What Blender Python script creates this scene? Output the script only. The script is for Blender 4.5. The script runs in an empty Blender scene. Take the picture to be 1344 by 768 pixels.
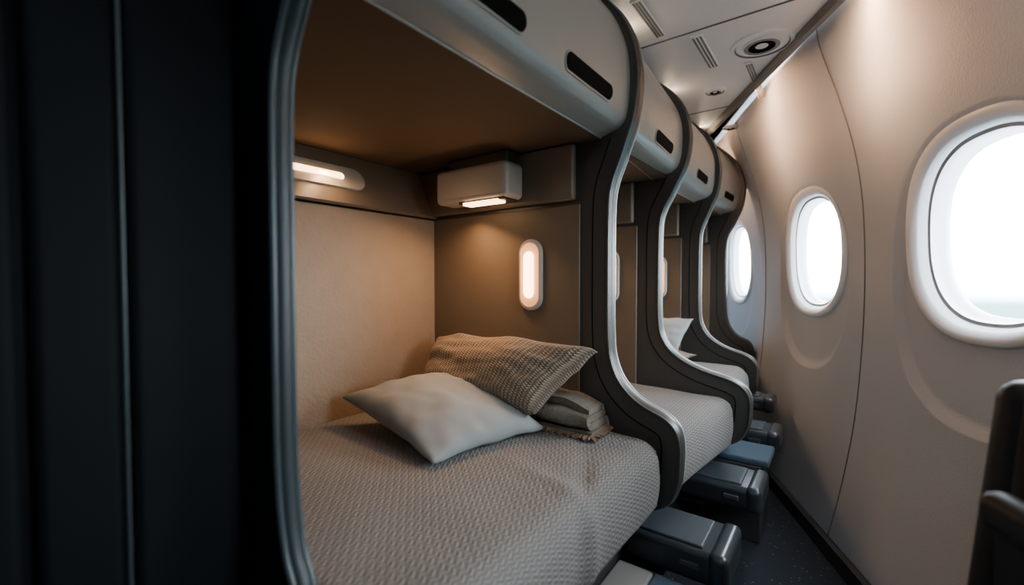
import bpy, bmesh, math, random
from mathutils import Vector, Matrix, noise
random.seed(3)
H=1.15
top=[]
sc=bpy.context.scene
# ---------------------------------------------------------------- materials
def newmat(name):
    m=bpy.data.materials.new(name); m.use_nodes=True
    return m, m.node_tree, m.node_tree.nodes['Principled BSDF']
def mat(name,col,rough=.5,metal=0,bump=0,bscale=300,var=0,vscale=6,spec=.5,bdist=.003,trans=0):
    m,nt,b=newmat(name)
    b.inputs['Roughness'].default_value=rough; b.inputs['Metallic'].default_value=metal
    b.inputs['Specular IOR Level'].default_value=spec
    b.inputs['Base Color'].default_value=(*col,1)
    tc=nt.nodes.new('ShaderNodeTexCoord')
    if var:
        n=nt.nodes.new('ShaderNodeTexNoise'); n.inputs['Scale'].default_value=vscale; n.inputs['Detail'].default_value=4
        r=nt.nodes.new('ShaderNodeMapRange'); r.inputs['To Min'].default_value=1-var; r.inputs['To Max'].default_value=1+var
        mx=nt.nodes.new('ShaderNodeVectorMath'); mx.operation='SCALE'; mx.inputs[0].default_value=col
        nt.links.new(tc.outputs['Object'],n.inputs['Vector']); nt.links.new(n.outputs['Fac'],r.inputs['Value'])
        nt.links.new(r.outputs[0],mx.inputs['Scale']); nt.links.new(mx.outputs[0],b.inputs['Base Color'])
    if bump:
        n=nt.nodes.new('ShaderNodeTexNoise'); n.inputs['Scale'].default_value=bscale; n.inputs['Detail'].default_value=3
        bp=nt.nodes.new('ShaderNodeBump'); bp.inputs['Strength'].default_value=bump; bp.inputs['Distance'].default_value=bdist
        nt.links.new(tc.outputs['Object'],n.inputs['Vector']); nt.links.new(n.outputs['Fac'],bp.inputs['Height'])
        nt.links.new(bp.outputs[0],b.inputs['Normal'])
    if trans:   # daylight shining through thin plastic
        out=nt.nodes['Material Output']; t=nt.nodes.new('ShaderNodeBsdfTranslucent'); t.inputs['Color'].default_value=(.95,.97,1,1)
        mx=nt.nodes.new('ShaderNodeMixShader'); mx.inputs[0].default_value=trans
        nt.links.new(b.outputs[0],mx.inputs[1]); nt.links.new(t.outputs[0],mx.inputs[2]); nt.links.new(mx.outputs[0],out.inputs['Surface'])
    return m
def emat(name,col,st):
    m,nt,b=newmat(name)
    b.inputs['Base Color'].default_value=(*col,1)
    b.inputs['Emission Color'].default_value=(*col,1); b.inputs['Emission Strength'].default_value=st
    return m
def weave(name,c1,c2,p,q,amp,coord='fold',dist=.004,strength=.8,rough=.85):
    m,nt,b=newmat(name); N=nt.nodes; L=nt.links
    b.inputs['Roughness'].default_value=rough; b.inputs['Specular IOR Level'].default_value=.2
    b.inputs['Sheen Weight'].default_value=.08
    tc=N.new('ShaderNodeTexCoord'); sp=N.new('ShaderNodeSeparateXYZ')
    L.new(tc.outputs['UV' if coord=='UV' else 'Object'],sp.inputs[0])
    def M(op,a,bb=None):
        n=N.new('ShaderNodeMath'); n.operation=op
        for i,x in enumerate((a,bb)):
            if x is None: continue
            if isinstance(x,(int,float)): n.inputs[i].default_value=x
            else: L.new(x,n.inputs[i])
        return n.outputs[0]
    if coord=='UV': u=sp.outputs[0]; v=sp.outputs[1]
    else: u=M('SUBTRACT',sp.outputs[0],sp.outputs[2]); v=sp.outputs[1]
    vq=M('MULTIPLY',v,q)
    a=M('ADD',M('MULTIPLY',u,p),M('MULTIPLY',M('SINE',vq),amp))
    s=M('SINE',a)
    c=M('ABSOLUTE',M('COSINE',M('ADD',M('MULTIPLY',vq,.5),M('MULTIPLY',u,p*.25))))
    h=M('MULTIPLY',M('ADD',M('MULTIPLY',s,.5),.5),M('ADD',M('MULTIPLY',c,.6),.4))
    nz=N.new('ShaderNodeTexNoise'); nz.inputs['Scale'].default_value=400 if coord!='UV' else 160
    L.new(tc.outputs['Object'],nz.inputs['Vector'])
    h2=M('ADD',h,M('MULTIPLY',nz.outputs['Fac'],.35))
    mix=N.new('ShaderNodeMix'); mix.data_type='RGBA'
    mix.inputs['A'].default_value=(*c1,1); mix.inputs['B'].default_value=(*c2,1)
    L.new(h,mix.inputs['Factor']); L.new(mix.outputs['Result'],b.inputs['Base Color'])
    bp=N.new('ShaderNodeBump'); bp.inputs['Strength'].default_value=strength; bp.inputs['Distance'].default_value=dist
    L.new(h2,bp.inputs['Height']); L.new(bp.outputs[0],b.inputs['Normal'])
    return m

WARM=(1,.56,.28)
M_wall=mat('cabin_wall_plastic',(.38,.435,.49),.5,bump=.4,bscale=160)
M_bezel=mat('window_bezel_plastic',(.80,.83,.85),.35,trans=.17)
M_gasket=mat('window_gasket',(.22,.25,.26),.5)
M_seam=mat('panel_seam',(.13,.14,.15),.7)
M_ceil=mat('ceiling_panel_plastic',(.78,.78,.77),.42,bump=.1)
M_ceil_dark=mat('ceiling_detail',(.15,.145,.14),.5)
M_spk=mat('speaker_plastic',(.80,.82,.84),.35)
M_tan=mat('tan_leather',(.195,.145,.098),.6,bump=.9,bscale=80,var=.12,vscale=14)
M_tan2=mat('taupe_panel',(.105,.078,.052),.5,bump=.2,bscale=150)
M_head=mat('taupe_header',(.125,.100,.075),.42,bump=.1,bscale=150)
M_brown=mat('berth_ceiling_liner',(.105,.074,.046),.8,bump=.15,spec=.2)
M_frame=mat('frame_taupe',(.032,.031,.028),.40)
M_edge=mat('frame_trim_lit',(.36,.37,.37),.3,metal=.3)  # far-side trim, window light put into its paler colour
M_edge_d=mat('frame_trim_shaded',(.06,.06,.056),.35,metal=.3)  # same trim on the near side, painted darker as the unlit copy
M_val=mat('valance_plastic',(.27,.275,.26),.38)
M_slot=mat('slot_dark',(.003,.003,.003),.8,spec=.05)
M_navy=mat('dark_navy_panel',(.0012,.0024,.0032),.7,bump=.15,spec=.10)
M_navy_edge=mat('dark_edge_trim',(.036,.047,.051),.38,metal=.2,spec=.4)
M_navy_band=mat('dark_edge_band',(.016,.022,.025),.45,spec=.3)
M_base=mat('bed_base_dark',(.03,.03,.03),.6)
M_step=mat('footrest_plastic',(.022,.027,.032),.30)
M_step2=mat('footrest_pad',(.038,.046,.054),.42,bump=.2)
M_lampbody=mat('lamp_housing',(.36,.335,.30),.4)
M_glow=emat('warm_lamp_glow',(1,.62,.32),12)
M_glow2=emat('warm_strip_glow',(1,.60,.31),8)
M_scon=emat('sconce_diffuser',(1,.50,.22),.8)
M_bed=weave('quilted_bedding',(.092,.087,.081),(.195,.184,.170),2*math.pi/.0125,2*math.pi/.022,1.3,dist=.003,strength=.7)
M_knit=weave('knit_pillow_fabric',(.11,.084,.060),(.27,.215,.158),2*math.pi*40,2*math.pi*34,.9,'UV',dist=.0035,strength=.9)
M_pil=mat('cotton_pillow',(.215,.228,.228),.85,bump=.3,bscale=500,var=.04,spec=.2)
M_blk=mat('folded_blanket_fabric',(.13,.11,.088),.9,bump=1,bscale=120,var=.3,vscale=70,spec=.2,bdist=.005)
M_fringe=mat('blanket_fringe',(.16,.10,.065),.9)
M_blue=mat('blue_cushion',(.035,.060,.09),.8,bump=.5,bscale=400)
M_stripe=mat('grey_stripe_cushion',(.20,.195,.18),.8,bump=.5,bscale=400)
M_seat=mat('seat_upholstery',(.006,.007,.009),.7,bump=.3,bscale=300,spec=.2)
M_seatp=mat('seat_plastic',(.010,.012,.014),.45,spec=.3)
M_blackrail=mat('black_rail',(.01,.012,.014),.5)
# carpet
m,nt,b=newmat('navy_carpet'); b.inputs['Roughness'].default_value=.95
tc=nt.nodes.new('ShaderNodeTexCoord'); v=nt.nodes.new('ShaderNodeTexVoronoi'); v.inputs['Scale'].default_value=38
cr=nt.nodes.new('ShaderNodeValToRGB'); cr.color_ramp.elements[0].position=.08; cr.color_ramp.elements[0].color=(.09,.11,.13,1)
cr.color_ramp.elements[1].position=.2; cr.color_ramp.elements[1].color=(.007,.011,.017,1)
nt.links.new(tc.outputs['Object'],v.inputs['Vector']); nt.links.new(v.outputs['Distance'],cr.inputs[0]); nt.links.new(cr.outputs[0],b.inputs['Base Color'])
n=nt.nodes.new('ShaderNodeTexNoise'); n.inputs['Scale'].default_value=500; bp=nt.nodes.new('ShaderNodeBump'); bp.inputs['Strength'].default_value=.5; bp.inputs['Distance'].default_value=.004
nt.links.new(n.outputs['Fac'],bp.inputs['Height']); nt.links.new(bp.outputs[0],b.inputs['Normal'])
M_carpet=m
# glass
m,nt,b=newmat('window_glass')
out=nt.nodes['Material Output']; tr=nt.nodes.new('ShaderNodeBsdfTransparent'); gl=nt.nodes.new('ShaderNodeBsdfGlossy'); gl.inputs['Roughness'].default_value=.02
mx=nt.nodes.new('ShaderNodeMixShader'); mx.inputs[0].default_value=.05
nt.links.new(tr.outputs[0],mx.inputs[1]); nt.links.new(gl.outputs[0],mx.inputs[2]); nt.links.new(mx.outputs[0],out.inputs['Surface'])
M_glass=m

# ---------------------------------------------------------------- helpers
def link(o,parent=None):
    sc.collection.objects.link(o)
    if parent: o.parent=parent
    else: top.append(o)
    return o
def empty(name,loc=(0,0,0)):
    e=bpy.data.objects.new(name,None); e.empty_display_size=.1; e.location=loc
    return link(e)
def mesh(name,verts,faces,mats,parent=None,smooth=True,fm=None,uv=None,angle=None):
    me=bpy.data.meshes.new(name); me.from_pydata([tuple(v) for v in verts],[],faces)
    if not isinstance(mats,(list,tuple)): mats=[mats]
    for m in mats: me.materials.append(m)
    if fm:
        for p,i in zip(me.polygons,fm): p.material_index=i
    if uv:
        l=me.uv_layers.new(name='UVMap')
        for lp in me.loops: l.data[lp.index].uv=uv[lp.vertex_index]
    bm=bmesh.new(); bm.from_mesh(me); bmesh.ops.recalc_face_normals(bm,faces=bm.faces)
    if angle is not None:
        for e in bm.edges:
            if len(e.link_faces)==2 and e.calc_face_angle(0)>angle: e.smooth=False
    bm.to_mesh(me); bm.free()
    for p in me.polygons: p.use_smooth=smooth
    return link(bpy.data.objects.new(name,me),parent)
def rbox(name,lo,hi,mt,parent=None,r=.01,seg=3,rot=None,taper=None):
    bm=bmesh.new(); bmesh.ops.create_cube(bm,size=1)
    c=[(a+b)/2 for a,b in zip(lo,hi)]; d=[b-a for a,b in zip(lo,hi)]
    for v in bm.verts:
        v.co=Vector((v.co.x*d[0],v.co.y*d[1],v.co.z*d[2]))
        if taper: 
            k=taper if v.co.z>0 else 1
            v.co.x*=k
    if r>0: bmesh.ops.bevel(bm,geom=list(bm.edges),offset=min(r,min(d)*.49),segments=seg,profile=.5,affect='EDGES')
    if rot: bmesh.ops.transform(bm,matrix=rot,verts=bm.verts)
    for v in bm.verts: v.co+=Vector(c)
    me=bpy.data.meshes.new(name); bm.to_mesh(me); bm.free(); me.materials.append(mt)
    for p in me.polygons: p.use_smooth=True
    o=bpy.data.objects.new(name,me)
    link(o,parent)
    md=o.modifiers.new('wn','WEIGHTED_NORMAL'); md.keep_sharp=True
    return o
def tube(name,pts,r,mt,parent=None,cyc=False):
    cu=bpy.data.curves.new(name,'CURVE'); cu.dimensions='3D'; cu.bevel_depth=r; cu.bevel_resolution=3
    s=cu.splines.new('POLY'); s.points.add(len(pts)-1)
    for p,q in zip(s.points,pts): p.co=(*q,1)
    s.use_cyclic_u=cyc; cu.materials.append(mt); cu.use_fill_caps=True
    return link(bpy.data.objects.new(name,cu),parent)
def capsule_pts(hl,hh,n=12):
    r=min(hl,hh); out=[]
    if hl>=hh:
        for i in range(n+1):
            a=-math.pi/2+math.pi*i/n; out.append((hl-r+r*math.cos(a),r*math.sin(a)))
        for i in range(n+1):
            a=math.pi/2+math.pi*i/n; out.append((-(hl-r)+r*math.cos(a),r*math.sin(a)))
    else:
        out=[(y,x) for x,y in capsule_pts(hh,hl,n)]
    return out
def plate(name,outline,fn,depth,mt,parent,bev=.3):
    n=len(outline); V=[];F=[]
    cx=sum(p[0] for p in outline)/n; cy=sum(p[1] for p in outline)/n
    inset=depth*bev
    def sh(p,d):
        l=math.hypot(p[0]-cx,p[1]-cy); k=max(0,(l-d)/l); return (cx+(p[0]-cx)*k,cy+(p[1]-cy)*k)
    for d,h in ((0,0),(0,depth*.6),(inset,depth)):
        for p in outline: q=sh(p,d); V.append(fn(q[0],q[1],h))
    for k in range(2):
        for i in range(n): j=(i+1)%n; F.append((k*n+i,k*n+j,(k+1)*n+j,(k+1)*n+i))
    F.append(tuple(range(2*n,3*n))); F.append(tuple(range(n))[::-1])
    return mesh(name,V,F,mt,parent,smooth=True,angle=.6)
def area(name,loc,dirv,sx,sy,energy,col,parent=None,portal=False,up='Y',spread=None):
    l=bpy.data.lights.new(name,'AREA'); l.shape='RECTANGLE'; l.size=sx; l.size_y=sy; l.energy=energy; l.color=col
    if portal: l.cycles.is_portal=True
    if spread: l.spread=spread
    o=bpy.data.objects.new(name,l); o.location=loc
    o.rotation_euler=Vector(dirv).to_track_quat('-Z',up).to_euler()
    return link(o,parent)
def interp(tab,z):
    if z<=tab[0][0]: return tab[0][1]
    for (a,x),(b_,y) in zip(tab,tab[1:]):
        if z<=b_:
            return x+(y-x)*(z-a)/(b_-a)
    return tab[-1][1]
def smoothtab(tab,n=6):
    out=[]
    P=[tab[0]]+list(tab)+[tab[-1]]
    for i in range(1,len(P)-2):
        p0,p1,p2,p3=P[i-1],P[i],P[i+1],P[i+2]
        for k in range(n):
            t=k/n
            f=lambda a,b,c,d:.5*((2*b)+(-a+c)*t+(2*a-5*b+4*c-d)*t*t+(-a+3*b-3*c+d)*t**3)
            out.append((f(p0[0],p1[0],p2[0],p3[0]),f(p0[1],p1[1],p2[1],p3[1])))
    out.append(tab[-1]); return out

# ---------------------------------------------------------------- window wall (fuselage side)
P0=Vector((.0915,2.37,0)); T=Vector((-.419,.908,0)).normalized(); Nn=Vector((-.908,-.419,0)).normalized()
Wt=smoothtab([(-1.15,.13),(-.9,.075),(-.6,.028),(-.3,.006),(0,0),(.3,.012),(.54,.047),(.77,.112),(.9,.158),(1.0,.19),(1.08,.2),(1.16,.2)],5)
def W(z): return interp(Wt,z)
def wp(s,z,d=0): 
    p=P0+T*s+Nn*(W(z)-d); p.z=z; return p
V=[];F=[]
def grid(s0,s1,z0,z1,ns,nz):
    b0=len(V)
    for j in range(nz+1):
        for i in range(ns+1): V.append(wp(s0+(s1-s0)*i/ns,z0+(z1-z0)*j/nz))
    for j in range(nz):
        for i in range(ns):
            a=b0+j*(ns+1)+i; F.append((a,a+1,a+ns+2,a+ns+1))
ZC=.15; A0,B0=.285,.300
def sup(a,b,th,e=2.4):
    c,s=math.cos(th),math.sin(th)
    r=(abs(c/a)**e+abs(s/b)**e)**(-1/e)
    return r*c,r*s
zl,zh=-.62,.66
cells=[(-2.35,-1.18,-1.72),(-1.18,0,-.57),(0,1.15,.507),(1.15,2.37,1.795),(2.37,3.5,2.95)]
for s0,s1,scn in cells:
    grid(s0,s1,-1.15,zl,10,12); grid(s0,s1,zh,1.16,10,16)
    angs=[2*math.pi*i/96 for i in range(96)]
    for cs,cz in ((s0,zl),(s1,zl),(s0,zh),(s1,zh)): angs.append(math.atan2(cz-ZC,cs-scn)%(2*math.pi))
    angs=sorted(set(angs)); n=len(angs); rings=[]
    rect=[]
    for th in angs:
        c,s=math.cos(th),math.sin(th); k=[]
        if c>1e-9:k.append((s1-scn)/c)
        if c<-1e-9:k.append((s0-scn)/c)
        if s>1e-9:k.append((zh-ZC)/s)
        if s<-1e-9:k.append((zl-ZC)/s)
        k=min(k); rect.append((scn+k*c,ZC+k*s))
    pan=[(scn+x,ZC-.13+y) for x,y in (sup(.385,.478,th,2.3) for th in angs)]
    pan2=[(scn+x,ZC-.13+y) for x,y in (sup(.365,.458,th,2.3) for th in angs)]
    hol=[(scn+x,ZC+y) for x,y in (sup(A0,B0,th) for th in angs)]
    def lerp(a,b,t): return [(p[0]*(1-t)+q[0]*t,p[1]*(1-t)+q[1]*t) for p,q in zip(a,b)]
    for t in (0,.2,.4,.6,.8,.95,1): rings.append((lerp(rect,pan,t),0))
    rings.append((pan2,.020))
    for t in (.1,.4,.7,1): rings.append((lerp(pan2,hol,t),.020))
    rings.append((hol,.06))
    b0=len(V)
    for R,d in rings:
        for s,z in R: V.append(wp(s,z,d))
    for k in range(len(rings)-1):
        for i in range(n):
            j=(i+1)%n; F.append((b0+k*n+i,b0+k*n+j,b0+(k+1)*n+j,b0+(k+1)*n+i))
grid(-4.3,-2.35,-1.15,1.16,10,40)
mesh('wall_right',V,F,M_wall,angle=.9)
for i,(s0,s1,scn) in enumerate(cells):
    prof=[(.332,.342,.022),(.332,.342,.012),(.326,.336,.006),(.308,.320,.006),(.280,.300,.020),(.264,.288,.036),(.258,.282,.038),(.253,.276,.038),(.247,.270,.062),(.235,.260,.070),(.235,.260,.085)]
    n=96; V=[];F=[];fm=[]
    for a,b_,d in prof:
        for k in range(n):
            x,y=sup(a,b_,2*math.pi*k/n); V.append(wp(scn+x,ZC+y,d))
    for r in range(len(prof)-1):
        for k in range(n):
            j=(k+1)%n; F.append((r*n+k,r*n+j,(r+1)*n+j,(r+1)*n+k)); fm.append(1 if r in (5,6) else 0)
    w=empty('window_%d'%(i+1))
    mesh('bezel',V,F,[M_bezel,M_gasket],w,fm=fm,angle=1.0)
    V=[wp(scn,ZC,.085)]; 
    for k in range(n):
        x,y=sup(.238,.263,2*math.pi*k/n); V.append(wp(scn+x,ZC+y,.085))
    mesh('glass_pane',V,[(0,k+1,(k+1)%n+1) for k in range(n)],M_glass,w)
    pc=wp(scn,ZC,.12); area('sky_portal',pc,Nn,.50,.58,1,(1,1,1),w,portal=True,up='Z')
for k,s in enumerate((-2.35,-1.18,0,1.15,2.37)):
    pts=[wp(s,-1.14+2.2*i/60,-.0) for i in range(61)]
    t=tube('trim_%d'%(k+1),pts,.0035,M_seam)
V=[];F=[]
for i in range(2):
    s=(-4.3,3.5)[i]
    for z,o in ((-1.15,.0),(-1.10,-.0),(-1.095,-.012),(-1.10,-.03),(-1.15,-.035)): V.append(wp(s,z,o-.001))
for k in range(4): F.append((k,k+1,k+6,k+5))
mesh('baseboard_right',V,F,M_blackrail,smooth=False)

# ---------------------------------------------------------------- shell
def slab(name,poly,z0,z1,mt):
    n=len(poly); V=[(x,y,z0) for x,y in poly]+[(x,y,z1) for x,y in poly]
    F=[tuple(range(n)),tuple(range(n,2*n))]+[(i,(i+1)%n,n+(i+1)%n,n+i) for i in range(n)]
    return mesh(name,V,F,mt,smooth=False)
slab('floor',[(-1.75,-1.6),(2.1,-1.6),(2.1,5.6),(-1.75,5.6)],-1.21,-1.15,M_carpet)
slab('wall_left',[(-1.75,-1.6),(-1.66,-1.6),(-1.66,5.6),(-1.75,5.6)],-1.15,1.16,M_wall)
slab('wall_back',[(-1.66,-1.6),(2.1,-1.6),(2.1,-1.5),(-1.66,-1.5)],-1.15,1.16,M_wall)
slab('wall_front',[(-1.66,5.3),(-1.1,5.3),(-1.1,5.4),(-1.66,5.4)],-1.15,1.16,M_wall)
def eo(s): return .232 if s<-.3 else .232+.085*(s+.3)
def ep(s,extra=0): return P0+T*s+Nn*(eo(s)+extra)
ss=[-4.3,-.3,1.1,3.5]
poly=[(-1.66,-1.5)]+[(ep(s).x,ep(s).y) for s in ss]+[(-1.66,5.6)]
slab('ceiling',poly,1.035,1.09,M_ceil)
V=[];F=[]
for s in ss:
    for ex,z in ((0,1.09),(0,1.0),(.006,.995),(.022,1.002),(.03,1.036)): p=ep(s,ex); V.append((p.x,p.y,z))
for i in range(len(ss)-1):
    for k in range(4): a=i*5+k; F.append((a,a+1,a+6,a+5))
mesh('trim_6',V,F,M_ceil_dark,smooth=False)
V=[];F=[]
for s in ss:
    a=ep(s,.02); b_=P0+T*s+Nn*.15; V+= [(a.x,a.y,1.13),(b_.x,b_.y,1.13),(b_.x,b_.y,1.16),(a.x,a.y,1.16)]
for i in range(len(ss)-1):
    for k in range(4): a=i*4; F.append((a+k,a+(k+1)%4,a+4+(k+1)%4,a+4+k))
mesh('trim_7',V,F,M_wall,smooth=False)
cl=empty('cove_light')
for s in (-2.2,-1.3,-.4,.5,1.4,2.3):
    p=ep(s,-.006); p.z=1.03
    area('cove_lamp',p,(-Nn.x,-Nn.y,-.12),.89,.03,9.5,(1,.52,.27),cl,up='Z')
# ceiling details -----------------------------------------------------------
def disc(name,c,radii,mats,parent):
    n=48;V=[];F=[];fm=[]
    for r,z in radii:
        for k in range(n): a=2*math.pi*k/n; V.append((c[0]+r*math.cos(a),c[1]+r*math.sin(a),z))
    for q in range(len(radii)-1):
        for k in range(n): j=(k+1)%n; F.append((q*n+k,q*n+j,(q+1)*n+j,(q+1)*n+k)); fm.append(mats[1][q])
    F.append(tuple(range((len(radii)-1)*n,len(radii)*n))); fm.append(mats[1][-1])
    return mesh(name,V,F,mats[0],parent,fm=fm,angle=.7)
def spk(name,c,R):
    e=empty(name)
    z=1.035
    disc('rim',c,[(R,z),(R*.97,z-.008),(R*.86,z-.01),(R*.82,z-.004),(R*.62,z-.004),(R*.56,z-.014),(R*.42,z-.014),(R*.38,z-.004),(R*.2,z-.01)],([M_spk,M_ceil_dark,M_slot],[0,0,1,0,0,1,2,2,0]),e)
spk('ceiling_speaker',(-.285,2.23),.125)
spk('ceiling_speaker',(-.556,2.62),.055)
spk('ceiling_speaker',(-.60,3.3),.05)
spk('ceiling_speaker',(.1,.3),.125)
for i,(x,y,w,l) in enumerate(((-.50,2.15,.05,.34),(-.36,2.62,.035,.5),(-.62,1.75,.04,.3),(-.3,1.5,.05,.3))):
    e=empty('ceiling_vent')
    rbox('grille_frame',(x-w/2,y-l/2,1.026),(x+w/2,y+l/2,1.035),M_ceil,e,r=.003)
    for k in range(3): 
        xx=x-w/2+w*(k+.7)/3.4+.002
        rbox('slat_gap_%d'%k,(xx-.004,y-l/2+.01,1.0245),(xx+.004,y+l/2-.01,1.0265),M_ceil_dark,e,r=0)
for k,y in enumerate((.9,1.95,2.9,3.9)):
    rbox('trim_%d'%(8+k),(-1.6,y-.004,1.032),(ep((y-2.37)/.908).x-.06,y+.004,1.036),M_seam,None,r=0)

# ---------------------------------------------------------------- berth frames
FR=[(.316,-.622,-.53,-.40),(1.40,-.617,-.521,-.38),(2.10,-.678,-.546,-.29),(2.85,-.678,-.57,-.362),(3.50,-.655,-.54,-.47)]
PR=[(1.033,'t',-1.7),(.98,'t',-.75),(.93,'t',-.2),(.86,'t',.38),(.78,'t',.78),(.68,'t',1.0),(.6,'t',1.0),(.518,'t',.87),(.45,'t',.62),(.388,'t',.385),(.33,'t',.15),(.27,'t',.03),(.15,'t',0),(0,'b',0),(-.12,'b',0),(-.2,'b',.01),(-.26,'b',.04),(-.322,'b',.14),(-.37,'b',.31),(-.403,'b',.52),(-.430,'b',.80),(-.46,'b',.94),(-.506,'b',1.0),(-.57,'b',1.0),(-.624,'b',.98),(-.68,'b',.9),(-.711,'b',.77),(-.73,'b',.6)]
def frame_profile(fr):
    Y,mid,tp,bt=fr
    t=[(z,mid+((tp if k=='t' else bt)-mid)*w) for z,k,w in PR]
    return smoothtab(t,4)
def partition(fr,parent,dark=False,th=.028):
    Y,mid,tp,bt=fr; pr=frame_profile(fr)
    poly=[(x,z) for z,x in pr]+[(-1.655,-.73),(-1.655,1.033)]
    n=len(poly); V=[(x,Y-th,z) for x,z in poly]+[(x,Y+th,z) for x,z in poly]
    F=[tuple(range(n)),tuple(range(n,2*n))]+[(i,(i+1)%n,n+(i+1)%n,n+i) for i in range(n)]
    mesh('partition_plate',V,F,M_navy if dark else M_frame,parent,smooth=True,angle=.7)
    for sgn in (-1,1):
        pts=[(x,Y+sgn*th,z) for z,x in pr]
        if dark: em,rr=(M_navy_edge,.005)
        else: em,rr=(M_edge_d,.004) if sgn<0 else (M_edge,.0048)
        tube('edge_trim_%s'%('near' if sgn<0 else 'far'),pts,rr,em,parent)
    V=[];F=[];m_=7
    N=len(pr)
    for i,(z,x) in enumerate(pr):
        a=pr[max(i-1,0)]; b_=pr[min(i+1,N-1)]
        tz,tx=b_[0]-a[0],b_[1]-a[1]; l=math.hypot(tz,tx)
        nx,nz=(-tz/l, tx/l)
        for k in range(m_):
            u=-1+2*k/(m_-1); bul=.008*(1-u*u)
            V.append((x+nx*bul,Y+u*th,z+nz*bul))
    for i in range(N-1):
        for k in range(m_-1): a=i*m_+k; F.append((a,a+1,a+m_+1,a+m_))
    mesh('edge_band',V,F,M_navy_band if dark else M_frame,parent)
    if not dark:
        off=.055; pts=[]
        for i,(z,x) in enumerate(pr):
            if z>.45 or z<-.70: continue
            a=pr[max(i-1,0)]; b_=pr[min(i+1,N-1)]
            tz,tx=b_[0]-a[0],b_[1]-a[1]; l=math.hypot(tz,tx)
            pts.append((x+tz/l*off,Y-th,z-tx/l*off))
        tube('moulding_line',pts,.002,M_slot,parent)
def lerpf(fa,fb,y):
    t=(y-fa[0])/(fb[0]-fa[0]); return [a+(b_-a)*t for a,b_ in zip(fa,fb)]
VP=[(.474,-.22),(.480,-.02),(.487,.25)]+smoothtab([(.495,.50),(.515,.68),(.545,.77),(.58,.82),(.65,.84),(.72,.79),(.80,.55),(.88,.12),(.94,-.4),(1.0,-1.0),(1.033,-1.6)],4)
def valx(fa,fb,y,z):
    Y,mid,tp,bt=lerpf(fa,fb,y); return mid+(tp-mid)*interp(VP,z)-.008
def berth(fa,fb,slots):
    e=empty('sleeping_berth'); y0=fa[0]+.028; y1=fb[0]-.028
    partition(fb,e)
    Y=y1
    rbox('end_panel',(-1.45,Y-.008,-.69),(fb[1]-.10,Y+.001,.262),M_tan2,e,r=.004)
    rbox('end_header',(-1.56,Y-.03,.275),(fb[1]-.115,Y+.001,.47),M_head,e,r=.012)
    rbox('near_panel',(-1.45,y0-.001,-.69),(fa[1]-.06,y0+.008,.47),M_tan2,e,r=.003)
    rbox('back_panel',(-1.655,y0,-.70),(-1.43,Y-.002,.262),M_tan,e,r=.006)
    V=[];F=[]
    for y in (y0,Y):
        V+=[(-1.655,y,.268),(-1.425,y,.268),(-1.418,y,.276),(-1.50,y,.47),(-1.655,y,.47)]
    F=[(0,1,2,3,4),(5,6,7,8,9)]+[(k,(k+1)%5,5+(k+1)%5,5+k) for k in range(5)]
    mesh('back_header',V,F,M_head,e,smooth=False)
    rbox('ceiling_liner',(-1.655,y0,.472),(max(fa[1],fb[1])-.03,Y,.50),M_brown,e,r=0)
    ys=[y0+(Y+.0-y0)*i/12 for i in range(13)]; n=len(VP); V=[];F=[]
    for y in ys:
        for z,w in VP: V.append((valx(fa,fb,y,z),y,z))
        f=lerpf(fa,fb,y); V.append((f[1]-.06,y,.472)); 
    n+=1
    for i in range(12):
        for k in range(n-2): a=i*n+k; F.append((a,a+1,a+n+1,a+n))
        a=i*n; F.append((a,a+n-1,a+2*n-1,a+n))
    mesh('valance',V,F,M_val,e,angle=.8)
    tube('valance_lip',[(valx(fa,fb,y,.476)-.004,y,.474) for y in ys],.003,M_edge,e)
    ux=valx(fa,fb,(y0+Y)/2,.975)+.012
    rbox('uplight_housing',(ux-.03,y0+.06,.957),(ux-.001,Y-.06,.972),M_val,e,r=.004)
    area('uplight',(ux,(y0+Y)/2,.985),(1,0,.55),(Y-y0)*.8,.012,1.8*(Y-y0),(1,.72,.48),e,up='Z')
    for yc,hl in slots:
        plate('slot_rim',capsule_pts(hl+.006,.026),lambda u,v,h:(valx(fa,fb,yc+u,.552+v)+h,yc+u,.552+v),.0025,M_val,e)
        plate('slot_shade_plate',capsule_pts(hl,.021),lambda u,v,h:(valx(fa,fb,yc+u,.552+v)+.0028+h,yc+u,.552+v),.0015,M_slot,e)  # raised dark plate, shade of a recess put into its colour
    rbox('bed_base',(-1.655,y0,-1.148),(-.56,Y,-.735),M_base,e,r=.008)
    rbox('bed_platform',(-1.655,y0,-.735),(min(fa[3],fb[3])-.07,Y,-.703),M_frame,e,r=.008)
    lamp=e
    rbox('reading_lamp_housing',(-1.285,Y-.14,.295),(-.935,Y-.028,.425),M_lampbody,lamp,r=.02,seg=5)
    rbox('reading_lamp_mount',(-1.26,Y-.10,.42),(-.96,Y-.028,.473),M_frame,lamp,r=.01)
    rbox('reading_lamp_lens_trim',(-1.17,Y-.13,.288),(-.95,Y-.05,.298),M_frame,lamp,r=.004)
    rbox('reading_lamp_lens',(-1.145,Y-.135,.280),(-.975,Y-.085,.292),M_glow2,lamp,r=.005)
    area('reading_lamp_light',(-1.08,Y-.12,.274),(-.15,-.25,-1),.2,.05,3.8,WARM,lamp,spread=2.5)
    fx=-.915; fn=lambda u,v,h:(fx+u,Y-.008-h,.02+v)
    plate('sconce_plate',capsule_pts(.050,.132,16),fn,.014,M_lampbody,e)
    plate('sconce_recess',capsule_pts(.040,.118,16),lambda u,v,h:(fx+u,Y-.0225-h,.02+v),.003,M_scon,e)
    plate('sconce_glow',capsule_pts(.020,.085,16),lambda u,v,h:(fx+u,Y-.0255-h,.02+v),.010,M_glow,e)
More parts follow.
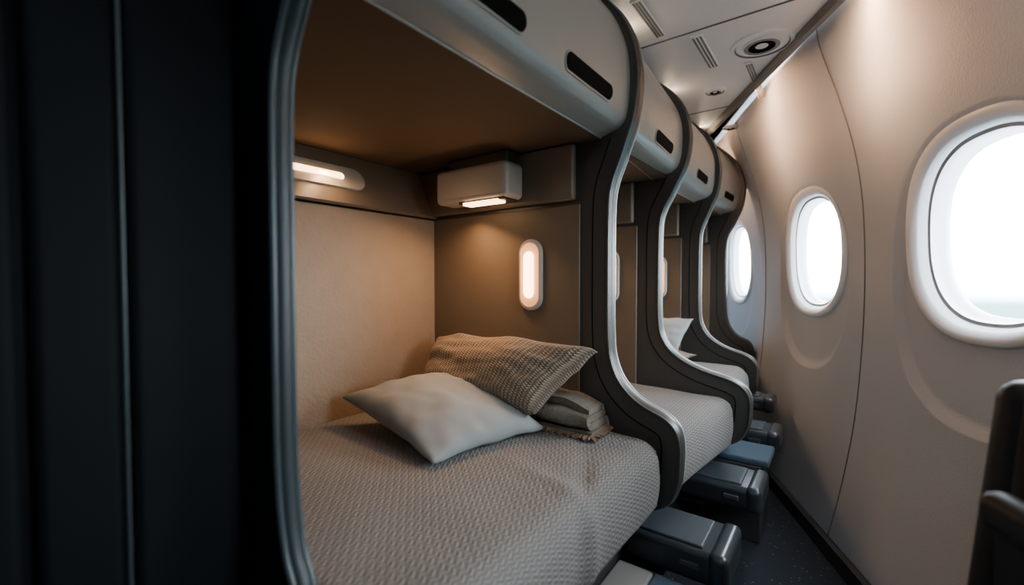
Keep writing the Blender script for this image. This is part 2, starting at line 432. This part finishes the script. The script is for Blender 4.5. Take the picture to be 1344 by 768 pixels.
    area('sconce_light',(fx,Y-.05,.02),(-.5,-1,0),.04,.18,1.2,WARM,e,up='Z')
    L=Y-y0; yc=y0+L*.50
    d=Vector((.082,0,-.194)).normalized(); nn=Vector((.194,0,.082)).normalized(); c0=Vector((-1.46,yc,.372))
    fn=lambda u,v,h:tuple(c0+Vector((0,u,0))+d*v+nn*h)
    plate('strip_plate',capsule_pts(.17,.045,16),fn,.010,M_lampbody,e)
    fn2=lambda u,v,h:tuple(c0+Vector((0,u-.035,0))+d*v+nn*(.009+h))
    plate('strip_glow',capsule_pts(.115,.012,12),fn2,.006,M_glow2,e)
    pl=c0+nn*.04; area('strip_light',pl,(.25,0,-1),.03,.22,1.5,WARM,e)
    return e
berth(FR[0],FR[1],[(.67,.13),(1.11,.135)])
berth(FR[1],FR[2],[(1.80,.12)])
berth(FR[2],FR[3],[(2.52,.12)])
berth(FR[3],FR[4],[(3.2,.12)])
bk=empty('storage_closet')
partition((.316,-.642,-.50,-.585),bk,dark=True,th=.013)
for (a,b_) in ((-1.45,-.02),(-.015,.066),(.074,.150),(.158,.285)):
    rbox('closet_panel',(-1.655,a,-1.148),(-.70,b_,1.033),M_navy,bk,r=.012,seg=4)
rbox('closet_core',(-1.65,-1.44,-1.148),(-.715,.286,1.03),M_navy,bk,r=0)
rbox('closet_plinth',(-1.655,.288,-1.148),(-.60,.344,-.73),M_navy,bk,r=.004)
tube('closet_seam_trim',[(-.705,.154,-1.1),(-.705,.154,1.03)],.002,M_navy_edge,bk)

# ---------------------------------------------------------------- mattresses
def mattress(fa,fb,crease=False):
    y0=fa[0]+.040; y1=fb[0]-.040; ny=90; V=[];F=[]
    zt=-.494; r=.07
    for i in range(ny+1):
        y=y0+(y1-y0)*i/ny; f=lerpf(fa,fb,y); xf=f[3]-.045
        pts=[(-1.425,-.70),(-1.425,zt-.03),(-1.42,zt)]
        nx=60
        for k in range(1,nx): pts.append((-1.42+(xf-r+1.42)*k/nx,zt))
        for k in range(10):
            a=math.pi/2*(1-k/9); pts.append((xf-r+r*math.cos(a),zt-r+r*math.sin(a)))
        for k in range(1,8): 
            u=k/7; pts.append((xf+.006*math.sin(u*math.pi)-.006*u,zt-r-(.70-.012-abs(zt)-r)*u))
        pts.append((xf-.015,-.70))
        n=len(pts)
        end=min((y-y0),(y1-y))/.035; soft=1-math.sqrt(max(0,1-(1-min(1,end))**2)) if end<1 else 0
        for k,(x,z) in enumerate(pts):
            w=0
            if 2<k<n-1:
                w=.010*noise.noise(Vector((x*2.2,y*2.2,.3)))+.004*noise.noise(Vector((x*7,y*7,1.7)))
                if crease:
                    q=(x+.52)*.9+(y-1.02)*.42
                    w+=-.012*math.exp(-(q/.018)**2)*max(0,1-abs((y-1.0))/.3)
                    q=(x+.60)*.2+(y-.93)*.95
                    w+=.009*math.exp(-(q/.03)**2)*max(0,1-abs((x+.5))/.3)
                w-=.03*soft
            if k>=nx+8: V.append((x+w,y,z))
            else: V.append((x,y,z+w))
    for i in range(ny):
        for k in range(n-1): a=i*n+k; F.append((a,a+1,a+n+1,a+n))
        F.append((i*n+n-1,i*n,(i+1)*n,(i+1)*n+n-1))
    F.append(tuple(range(n))); F.append(tuple(range(ny*n,ny*n+n)))
    return mesh('mattress',V,F,M_bed,angle=1.0)
mattress(FR[0],FR[1],True)
for i in (1,2,3): mattress(FR[i],FR[i+1])

# ---------------------------------------------------------------- pillows
def pillow(name,C,tt,tb,mt,seed=0,pinch=.07,zmin=-.492,ymax=None,n=56,lump=1,hp=.45):
    A,B,Cc,D=[Vector(c) for c in C]
    nrm=((B-A)+(D-Cc)).cross((Cc-A)+(D-B)).normalized()
    if nrm.z<0: nrm=-nrm
    V=[];F=[];uv=[]
    def pos(u,v,side):
        uu=u*(1-pinch*(1-v*v)*abs(u)**2); vv=v*(1-pinch*(1-u*u)*abs(v)**2)
        s,t=(uu+1)/2,(vv+1)/2
        p=A*(1-s)*(1-t)+B*s*(1-t)+Cc*(1-s)*t+D*s*t
        h=max(0,(1-u**2)*(1-v**2))**hp
        th=(tt if side>0 else tb)*h
        wr=lump*(.010*noise.noise(Vector((u*1.5+seed,v*1.5,seed)))*h+.003*noise.noise(Vector((u*5,v*5+seed,seed)))*h**.5)
        ang=math.atan2(v,u); rr=math.hypot(u,v)
        wr+=.004*math.sin(ang*14+seed+3*noise.noise(Vector((u,v,seed))))*max(0,rr-.55)*min(1,h*3)
        p=p+nrm*(th*side+wr*(side if side>0 else 0))
        edge=.008*noise.noise(Vector((u*3,v*3,seed+5)))
        p+=Vector((0,0,edge))
        if p.z<zmin: p.z=zmin
        if ymax and p.y>ymax: p.y=ymax
        return p
    for side in (1,-1):
        for j in range(n+1):
            for i in range(n+1):
                u,v=-1+2*i/n,-1+2*j/n; V.append(pos(u,v,side)); uv.append((i/n,j/n))
    K=(n+1)**2
    for s in (0,1):
        for j in range(n):
            for i in range(n):
                a=s*K+j*(n+1)+i; F.append((a,a+1,a+n+2,a+n+1) if s==0 else (a,a+n+1,a+n+2,a+1))
    o=mesh(name,V,F,mt,uv=uv)
    bm=bmesh.new(); bm.from_mesh(o.data); bmesh.ops.remove_doubles(bm,verts=bm.verts,dist=.0004); bmesh.ops.recalc_face_normals(bm,faces=bm.faces)
    bm.to_mesh(o.data); bm.free()
    return o
pillow('pillow',[(-.835,.79,-.475),(-.750,1.20,-.475),(-1.36,.86,-.400),(-1.13,1.17,-.335)],.075,.04,M_pil,seed=1.3,lump=.7)
pillow('knit_pillow',[(-1.29,1.16,-.43),(-.765,1.15,-.425),(-1.36,1.335,-.245),(-.605,1.29,-.225)],.115,.05,M_knit,seed=4.1,ymax=1.362,lump=2.0,pinch=.06,hp=.34)
pillow('pillow',[(-1.15,2.55,-.44),(-.74,2.60,-.44),(-1.15,2.76,-.24),(-.69,2.77,-.23)],.06,.05,M_pil,seed=7.1,ymax=2.812)
pillow('knit_pillow',[(-1.15,2.50,-.47),(-.70,2.52,-.47),(-1.15,2.72,-.44),(-.66,2.74,-.44)],.05,.02,M_knit,seed=8.1,ymax=2.812)
# folded blanket with fringe: one continuous cloth folded back and forth ------
def blanket():
    bl=empty('folded_blanket')
    yf,yb=1.225,1.345; path=[]
    z=-.480; dz=.030; layers=4
    for L_ in range(layers):
        f0=yf+.010*L_; a,b_=(f0,yb) if L_%2==0 else (yb,f0)
        for k in range(13): path.append((a+(b_-a)*k/12,z))
        if L_<layers-1:
            sgn=1 if L_%2==0 else -1
            for k in range(1,8):
                t=math.pi*k/8; path.append((b_+sgn*.014*math.sin(t),z+dz*(1-math.cos(t))/2))
        z+=dz
    n=len(path); m_=44; th=.011
    V=[];F=[]
    for side in (1,-1):
        for j in range(m_+1):
            u=j/m_
            for k,(y,zz) in enumerate(path):
                lay=(zz+.480)/dz
                x=-.85+.012*lay+(.25-.020*lay)*u
                p0=path[max(k-1,0)];p1=path[min(k+1,n-1)]
                ty,tz=p1[0]-p0[0],p1[1]-p0[1]; l=math.hypot(ty,tz) or 1
                ny_,nz_=-tz/l,ty/l
                wv=.010*noise.noise(Vector((x*11,y*8,lay*.45)))*min(1,lay)
                dr=-.030*lay/3*max(0,(u-.45)/.55)**1.5
                puff=.010*math.sin(lay*2.1+u*5)*(1 if y<yf+.03 else 0)*min(1,lay)
                V.append((x,min(1.362,y+ny_*th*side+puff),max(-.4905,zz+nz_*th*side+wv+dr)))
    K=(m_+1)*n
    for s in (0,1):
        for j in range(m_):
            for k in range(n-1):
                a=s*K+j*n+k; F.append((a,a+1,a+n+1,a+n))
    for j in (0,m_):
        for k in range(n-1): a=j*n+k; F.append((a,a+1,K+a+1,K+a))
    for k in (0,n-1):
        for j in range(m_): a=j*n+k; F.append((a,a+n,K+a+n,K+a))
    mesh('cloth',V,F,M_blk,bl,angle=1.3)
    bm=bmesh.new()
    for k in range(90):
        u=k/89
        if u<.65: base=Vector((-.85+.25*u/.65,1.222,-.480)); dr=Vector((random.uniform(-.3,.3),-1,random.uniform(-.6,-.1)))
        else: base=Vector((-.602,1.22+.13*(u-.65)/.35,-.480)); dr=Vector((1,random.uniform(-.4,.4),random.uniform(-.6,-.1)))
        dr.normalize(); L_=random.uniform(.014,.026)
        mt_=Matrix.Translation(base+dr*L_*.5)@dr.to_track_quat('Z','Y').to_matrix().to_4x4()
        bmesh.ops.create_cone(bm,cap_ends=True,segments=6,radius1=.0045,radius2=.003,depth=L_,matrix=mt_)
    for v in bm.verts: v.co.z=max(v.co.z,-.490)
    me=bpy.data.meshes.new('fringe'); bm.to_mesh(me); bm.free(); me.materials.append(M_fringe); link(bpy.data.objects.new('fringe',me),bl)
blanket()

# ---------------------------------------------------------------- footrests / steps
def footrest(x1,y0,y1,zt,th=.12):
    e=empty('footrest'); x0=-.558
    rbox('body',(x0,y0,zt-th),(x1,y1,zt),M_step,e,r=.022,seg=5)
    rbox('pad',(x0+.02,y0+.025,zt-.004),(x1-.07,y1-.025,zt+.008),M_step2,e,r=.006)
    rbox('end_cap',(x1-.055,y0-.006,zt-th-.006),(x1+.006,y1+.006,zt+.006),M_step,e,r=.024,seg=5)
    rbox('latch',(x1-.13,y0-.006,zt-.055),(x1-.075,y0+.004,zt-.035),M_step2,e,r=.004)
    rbox('under_bracket',(x0,y0+.05,zt-th-.05),(x0+.12,y1-.05,zt-th+.005),M_blackrail,e,r=.008)
footrest(-.245,1.37,1.60,-.81,.10)
footrest(-.225,1.90,2.13,-.81,.09)
footrest(-.215,2.42,2.62,-.735,.08)
footrest(-.275,2.78,2.93,-.655,.075)
def stepcushion(y0,y1,zt,x1):
    e=empty('step_platform'); xm=-.56+(x1+.56)*.38
    rbox('riser',(-.557,y0,-1.149),(x1-.03,y1,zt-.03),M_base,e,r=.006)
    rbox('striped_top',(-.557,y0,zt-.032),(xm,y1,zt),M_stripe,e,r=.01)
    rbox('blue_top',(xm,y0,zt-.032),(x1,y1,zt),M_blue,e,r=.01)
stepcushion(1.00,1.34,-.90,-.25)
stepcushion(2.16,2.39,-.78,-.225)

# ---------------------------------------------------------------- cabin seat (right foreground, facing aft)
st=bpy.data.objects.new('passenger_seat',None); link(st)
ang=math.atan2(-Nn.y,-Nn.x)+math.pi
st.rotation_euler=(0,0,ang); st.location=(.185,.875,0)
tilt=Matrix.Rotation(math.radians(5),4,'X')
rbox('backrest',(-.40,-.11,-.74),(.0,.02,-.13),M_seat,st,r=.06,seg=6,rot=tilt,taper=.5)
rbox('back_shell',(-.39,-.15,-.74),(-.01,-.085,-.16),M_seatp,st,r=.03,seg=5,rot=tilt,taper=.5)
rbox('headrest',(-.28,-.10,-.16),(-.12,.02,.02),M_seat,st,r=.045,seg=6,rot=tilt)
rbox('seat_cushion',(-.40,.0,-.76),(.0,.42,-.64),M_seat,st,r=.045,seg=6)
rbox('seat_pan',(-.38,-.02,-.82),(-.02,.40,-.76),M_seatp,st,r=.02)
rbox('armrest_left',(-.022,-.02,-.345),(.022,.26,-.290),M_seatp,st,r=.02,seg=5)
rbox('armrest_bracket_left',(-.012,.0,-.78),(.012,.08,-.32),M_seatp,st,r=.01)
rbox('armrest_right',(-.43,-.02,-.345),(-.395,.26,-.29),M_seatp,st,r=.016,seg=5)
rbox('armrest_bracket_right',(-.425,.0,-.78),(-.402,.08,-.32),M_seatp,st,r=.01)
for x in (-.34,-.06):
    rbox('leg',(x,.0,-1.149),(x+.03,.05,-.80),M_seatp,st,r=.008); rbox('leg',(x,.30,-1.149),(x+.03,.34,-.80),M_seatp,st,r=.008)

# ---------------------------------------------------------------- light & world
w=bpy.data.worlds.new('overcast_sky'); sc.world=w; w.use_nodes=True; nt=w.node_tree
bg=nt.nodes['Background']; tc=nt.nodes.new('ShaderNodeTexCoord'); sp=nt.nodes.new('ShaderNodeSeparateXYZ'); cr=nt.nodes.new('ShaderNodeValToRGB')
mp=nt.nodes.new('ShaderNodeMapRange'); mp.inputs['From Min'].default_value=-.3; mp.inputs['From Max'].default_value=.3
cr.color_ramp.elements[0].position=.0; cr.color_ramp.elements[0].color=(.02,.055,.068,1)
cr.color_ramp.elements[1].position=.50; cr.color_ramp.elements[1].color=(.80,.92,1,1)
e_=cr.color_ramp.elements.new(.44); e_.color=(.06,.115,.13,1)
nt.links.new(tc.outputs['Generated'],sp.inputs[0]); nt.links.new(sp.outputs[2],mp.inputs['Value']); nt.links.new(mp.outputs[0],cr.inputs[0]); nt.links.new(cr.outputs[0],bg.inputs['Color'])
bg.inputs['Strength'].default_value=42
cf=empty('added_aisle_fill')  # unseen cool fill behind the camera, added to light wall and valance fronts
rbox('fill_panel',(-.25,-.8,1.022),(.35,-.3,1.034),emat('fill_panel_glow',(.80,.91,1),3),cf,r=.004)  # glowing panel added along with the fill
area('aisle_fill_light',(.05,-.55,1.01),(.25,.8,-1),.5,.4,10,(.72,.87,1),cf)

# ---------------------------------------------------------------- camera
cd=bpy.data.cameras.new('camera'); cam=bpy.data.objects.new('camera',cd); link(cam)
cd.sensor_width=36; cd.lens=580/1344*36; cd.clip_start=.01
cam.location=(0,0,0); cam.rotation_euler=(math.radians(90-1.58),0,math.radians(36.4))
cd.dof.use_dof=True; cd.dof.focus_distance=1.6; cd.dof.aperture_fstop=1.4
sc.camera=cam
for o in top: o.location.z+=H
